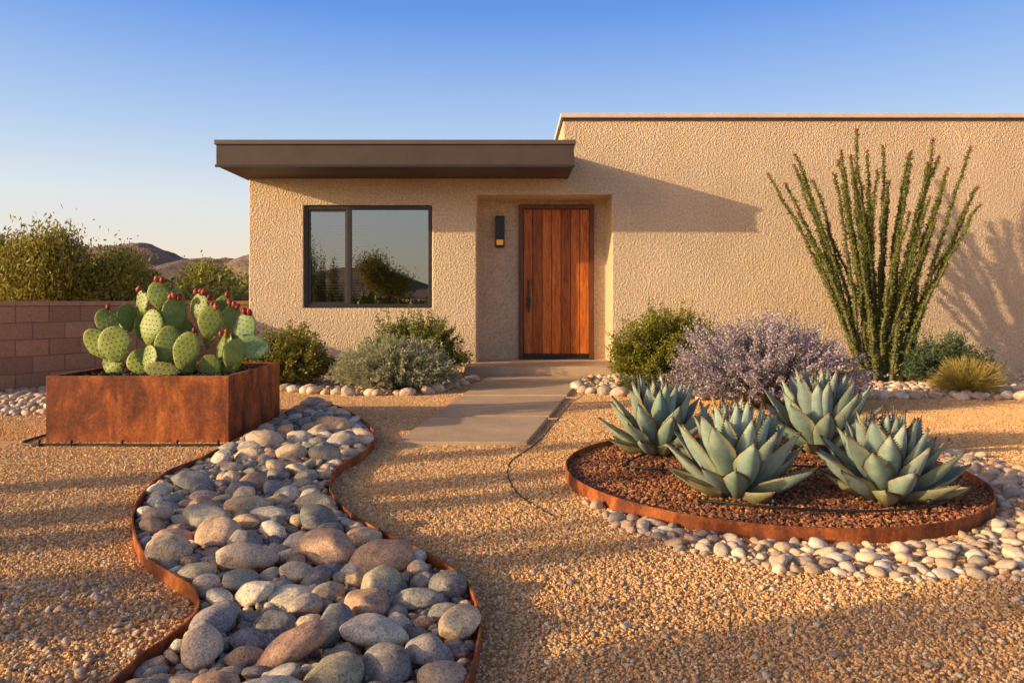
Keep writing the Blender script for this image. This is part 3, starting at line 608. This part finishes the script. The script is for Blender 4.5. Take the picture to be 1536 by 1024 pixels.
for k in range(60):
    yy = -rs.uniform(25, 90); xx = rs.uniform(-1.0, .6)*abs(yy)*.6; hh = rs.uniform(1.0, 2.0); rw = hh*1.2; n = 500
    v = rs.normal(0, 1, (n, 3)); v /= np.linalg.norm(v, axis=1)[:, None]; v[:, 2] = np.abs(v[:, 2]); P = v*rs.uniform(.55, 1.05, (n, 1))*[rw, rw, hh]+[xx, yy, 0]
    f = rs.rand(n)[:, None]; C = np.array((.055, .07, .02))*(1-f)+np.array((.2, .2, .06))*f; V, F = leaves(P, rs.normal(0, 1, P.shape), .3, .15, rs); LVp.append((V, F, np.repeat(C, 4, axis=0)))
V, F, C = join(LVp); obj('desert_brush', mesh('desert_brush', V, F, M_LEAF, C))

# hills
t = NT('hazed_hill_rock'); c = t.ramp(t.noise(.03, 8, .7), [(.35, (.28, .19, .16)), (.5, (.42, .28, .22)), (.65, (.55, .37, .28))])  # atmospheric haze is tinted into these rock colours
c = t.mix(t.ramp(t.noise(.12, 6, .75), [(.5, (0,)*3), (.6, (.6,)*3)]), c, (.22, .18, .16)); t.base(c); t.rough(1); t.bump(t.noise(.04, 8, .75), 1.0, 14); M_HILL = t.m
def hills(name, xs, ys, peaks, seed):
    rs = np.random.RandomState(seed); X, Y = np.meshgrid(xs, ys); Z = np.zeros_like(X)
    WX = X+18*np.sin(Y*.021+1)+9*np.sin(Y*.05+X*.03); WY = Y+16*np.sin(X*.027)
    for (px, py, sx_, sy_, hh) in peaks:
        rd = np.sqrt(((WX-px)/sx_)**2+((WY-py)/sy_)**2); Z = np.maximum(Z, hh*(1/(1+rd**2.2)*1.0)*np.clip(1.6-rd*.45, 0, 1)**.5)
    N = np.zeros_like(X)
    for k in range(30):
        f = .014*1.17**k; a = rs.uniform(0, 6.28); N += (1-np.abs(np.sin((WX*math.cos(a)+WY*math.sin(a))*f+rs.uniform(0, 6.28))))/(1.15**k)
    N = (N-N.min())/(N.max()-N.min()); Z = Z*(.66+.5*N)-1.5
    ny, nx = X.shape; i = np.arange((ny-1)*(nx-1)); ii = i//(nx-1)*nx+i % (nx-1)
    obj(name, mesh(name, np.column_stack([X.ravel(), Y.ravel(), Z.ravel()]), np.column_stack([ii, ii+1, ii+nx+1, ii+nx]), M_HILL, None, True))
hills('hills', np.linspace(-1100, 100, 420), np.linspace(520, 1000, 150), [(-352, 700, 80, 100, 54), (-420, 740, 90, 90, 46), (-282, 690, 70, 80, 52), (-270, 790, 80, 80, 60), (-235, 700, 80, 80, 50), (-190, 720, 90, 90, 50), (-560, 780, 110, 90, 36), (-700, 800, 120, 90, 34), (-60, 760, 120, 90, 30)], 3)
hills('distant_hills', np.linspace(-900, 700, 120), np.linspace(-900, -500, 40), [(-330, -700, 90, 90, 50), (-180, -720, 80, 90, 36), (-480, -700, 110, 90, 34), (100, -700, 150, 90, 40)], 5)

# ---------------------------------------------------------------- block wall
wl = empty('block_wall'); rs = np.random.RandomState(12)
t = NT('concrete_block'); a = t.n('ShaderNodeAttribute', attribute_name='Col').outputs['Color']
t.base(t.mix(1, a, t.ramp(t.noise(30, 5, .7), [(.3, (.75,)*3), (.65, (1.1,)*3)]), 'MULTIPLY')); t.rough(.95); t.bump(t.noise(90, 4), .5, .006); M_BLK = t.m
M_MORT = simple('mortar', (.24, .16, .12), (.28, .20, .15), 20, .95)
def wall_run(name, p0, p1, h=1.135):
    p0, p1 = np.array(p0, float), np.array(p1, float); Ln = np.linalg.norm(p1-p0); ux = (p1-p0)/Ln; uy = np.array([-ux[1], ux[0]]); parts = []
    def bx(a0, a1, z0_, z1_, th, c):
        bm = bmesh.new(); bmesh.ops.create_cube(bm, size=1)
        for v_ in bm.verts: v_.co = Vector(((a0+a1)/2+v_.co.x*(a1-a0), v_.co.y*th, (z0_+z1_)/2+v_.co.z*(z1_-z0_)))
        bmesh.ops.bevel(bm, geom=bm.edges[:], offset=.004, segments=1, affect='EDGES'); bm.verts.index_update()
        V = np.array([v_.co[:] for v_ in bm.verts]); F = [[v_.index for v_ in f_.verts] for f_ in bm.faces]; bm.free()
        F = np.array([f_ for f_ in F if len(f_) == 4]); W = np.column_stack([p0[0]+V[:, 0]*ux[0]+V[:, 1]*uy[0], p0[1]+V[:, 0]*ux[1]+V[:, 1]*uy[1], V[:, 2]])
        parts.append((W, F, np.tile(c, (len(W), 1))))
    nc = 5; ch = (h-.06)/nc
    for r_ in range(nc):
        a = -.2 if r_ % 2 else 0
        while a < Ln:
            b = min(a+.4, Ln); a_ = max(a, 0)
            if b-a_ > .03: bx(a_+.006, b-.006, r_*ch+.006, (r_+1)*ch-.006, .195, np.array((.46, .25, .15))*rs.uniform(.80, 1.16))
            a += .4
    a = 0
    while a < Ln: b = min(a+.4, Ln); bx(a+.003, b-.003, nc*ch+.002, h, .22, np.array((.50, .29, .18))*rs.uniform(.92, 1.08)); a += .4
    V, F, C = join(parts); obj(name, mesh(name, V, F, M_BLK, C), wl)
    parts.clear(); bx(.004, Ln-.004, -.05, h-.02, .178, np.array((.3, .2, .15))); V, F, C = join(parts); obj(name+'_mortar', mesh(name+'_mortar', V, F, M_MORT), wl)
wall_run('side_run', (-6.75, 8.6), (-4.28, 12.7)); wall_run('west_run', (-6.8, 8.5), (-16, 8.5))

# ---------------------------------------------------------------- house
H = empty('stucco_house'); FY = 11.5
prof = [(-4.13, -.1), (12, -.1), (12, 4.0), (.805, 4.0), (.805, 3.15), (-4.13, 3.15)]
bm = bmesh.new(); vf = [bm.verts.new((x, FY, z)) for x, z in prof]; f = bm.faces.new(vf); r_ = bmesh.ops.extrude_face_region(bm, geom=[f])
for v_ in r_['geom']:
    if isinstance(v_, bmesh.types.BMVert): v_.co.y = 20
bmesh.ops.recalc_face_normals(bm, faces=bm.faces[:]); me = bpy.data.meshes.new('walls'); bm.to_mesh(me); bm.free(); me.materials.append(M_STUCCO); walls = obj('walls', me, H)
cut1 = box('cut_recess', -.554, 1.568, 11.0, 12.15, .17, 2.80, M_STUCCO); cut2 = box('cut_window', -3.27, -1.255, 11.0, 12.1, 1.025, 2.635, M_STUCCO)
for c_ in (cut1, cut2):
    m_ = walls.modifiers.new('b', 'BOOLEAN'); m_.operation = 'DIFFERENCE'; m_.object = c_; m_.solver = 'EXACT'
m_ = walls.modifiers.new('bev', 'BEVEL'); m_.width = .022; m_.segments = 4; m_.limit_method = 'ANGLE'; m_.angle_limit = rad(40)
dg = bpy.context.evaluated_depsgraph_get(); dg.update(); me2 = bpy.data.meshes.new_from_object(walls.evaluated_get(dg)); walls.modifiers.clear(); walls.data = me2
for c_ in (cut1, cut2): bpy.data.objects.remove(c_)
# roof
box('roof_slab', -4.20, .880, 10.41, 19, 3.05, 3.37, M_FASCIA, H, .004)
box('drip_edge', -4.225, .905, 10.385, 19.02, 3.355, 3.42, M_FASCIA2, H, .008)
box('fascia_bottom_lip', -4.215, .895, 10.395, 10.43, 3.035, 3.07, M_FRAME, H, .003)
box('parapet_cap', .76, 12.05, 11.44, 20.04, 3.995, 4.07, M_TRIM, H, .010)
box('parapet_flashing', .78, 12.04, 11.475, 20.02, 3.960, 3.994, M_FASCIA, H, .003)
# window
fy0, fy1 = 11.535, 11.60
wx0, wx1, wz0, wz1 = -3.262, -1.263, 1.033, 2.627; fw = .055
wf = [('frame_left', wx0, wx0+fw, wz0, wz1), ('frame_right', wx1-fw, wx1, wz0, wz1), ('frame_top', wx0+fw, wx1-fw, wz1-fw, wz1), ('frame_bottom', wx0+fw, wx1-fw, wz0, wz0+fw), ('mullion', -2.60, -2.53, wz0+fw, wz1-fw)]
for nm, a, b, c_, d_ in wf: box('window_'+nm, a, b, fy0, fy1, c_, d_, M_FRAME, H, .004)
for nm, a, b, c_, d_ in (('sash_l', wx0+fw, wx0+fw+.03, wz0+fw, wz1-fw), ('sash_r', -2.63, -2.60, wz0+fw, wz1-fw), ('sash_t', wx0+fw+.03, -2.63, wz1-fw-.03, wz1-fw), ('sash_b', wx0+fw+.03, -2.63, wz0+fw, wz0+fw+.03)):
    box('window_'+nm, a, b, fy0+.015, fy1-.005, c_, d_, M_FRAME, H, .003)
box('window_glass', wx0+.02, wx1-.02, 11.572, 11.577, wz0+.02, wz1-.02, M_GLASS, H)
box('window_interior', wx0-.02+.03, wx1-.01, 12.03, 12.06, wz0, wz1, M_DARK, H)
bl = []
for z in np.arange(1.12, 2.56, .045):
    V = np.array([(-3.18, 11.66, z), (-2.63, 11.66, z), (-2.63, 11.682, z+.024), (-3.18, 11.682, z+.024)]); bl.append((V, np.array([[0, 1, 2, 3]]), np.zeros((4, 3))))
    V = V.copy(); V[:, 0] = np.where(V[:, 0] < -3, -2.53, -2.33); bl.append((V, np.array([[0, 1, 2, 3]]), np.zeros((4, 3))))
V, F, C = join(bl); obj('window_blinds', mesh('window_blinds', V, F, M_BLIND), H)
# door, recess back wall is at y=12.15
dy = 12.15
dx0, dx1, dz0, dz1 = .11, 1.353, .175, 2.725
box('door_jamb_left', dx0, dx0+.075, dy-.07, dy+.02, dz0, dz1, M_WOODF, H, .006); box('door_jamb_right', dx1-.075, dx1, dy-.07, dy+.02, dz0, dz1, M_WOODF, H, .006)
box('door_head', dx0+.075, dx1-.075, dy-.07, dy+.02, dz1-.075, dz1, M_WOODF, H, .006)
npk = 7; pw = (dx1-dx0-.15)/npk
for k in range(npk): box('door_plank_%d' % (k+1), dx0+.075+k*pw+.004, dx0+.075+(k+1)*pw-.004, dy-.045, dy+.01, dz0+.09, dz1-.08, M_WOOD, H, .009)
box('door_backing', dx0+.075, dx1-.075, dy-.022, dy+.012, dz0+.02, dz1-.075, M_BLACK, H)
box('door_kick_plate', dx0+.077, dx1-.077, dy-.045, dy-.023, dz0+.025, dz0+.088, M_BLACK, H, .003)
box('door_threshold', dx0, dx1, dy-.11, dy-.0705, dz0-.003, dz0+.02, M_FRAME, H, .004)
hx = dx0+.075+.085
box('door_handle_bar', hx-.016, hx+.016, dy-.105, dy-.08, .95, 1.48, M_BLACK, H, .006)
for z in (1.02, 1.41): box('door_handle_post_%d' % int(z*100), hx-.009, hx+.009, dy-.08, dy-.043, z-.009, z+.009, M_BLACK, H)
box('door_lock_plate', hx-.035, hx+.035, dy-.056, dy-.0452, 1.02, 1.20, M_BLACK, H, .004)
# wall lamp
lx_ = -.20
box('wall_lamp_backplate', lx_-.075, lx_+.075, dy-.03, dy+.002, 2.02, 2.54, M_BLACK, H, .004)
box('wall_lamp_hood', lx_-.07, lx_+.07, dy-.13, dy-.031, 2.14, 2.52, M_BLACK, H, .006)
box('wall_lamp_diffuser', lx_-.055, lx_+.055, dy-.115, dy-.033, 2.055, 2.139, M_GLOW, H, .004)
box('wall_lamp_base', lx_-.07, lx_+.07, dy-.13, dy-.031, 2.02, 2.054, M_BLACK, H, .003)
# porch step
box('porch_slab', -.70, 1.62, 10.81, 11.49, -.05, .165, M_CONC, H, .012)
box('porch_floor', -.552, 1.566, 11.50, 12.13, .10, .172, M_CONC, H)
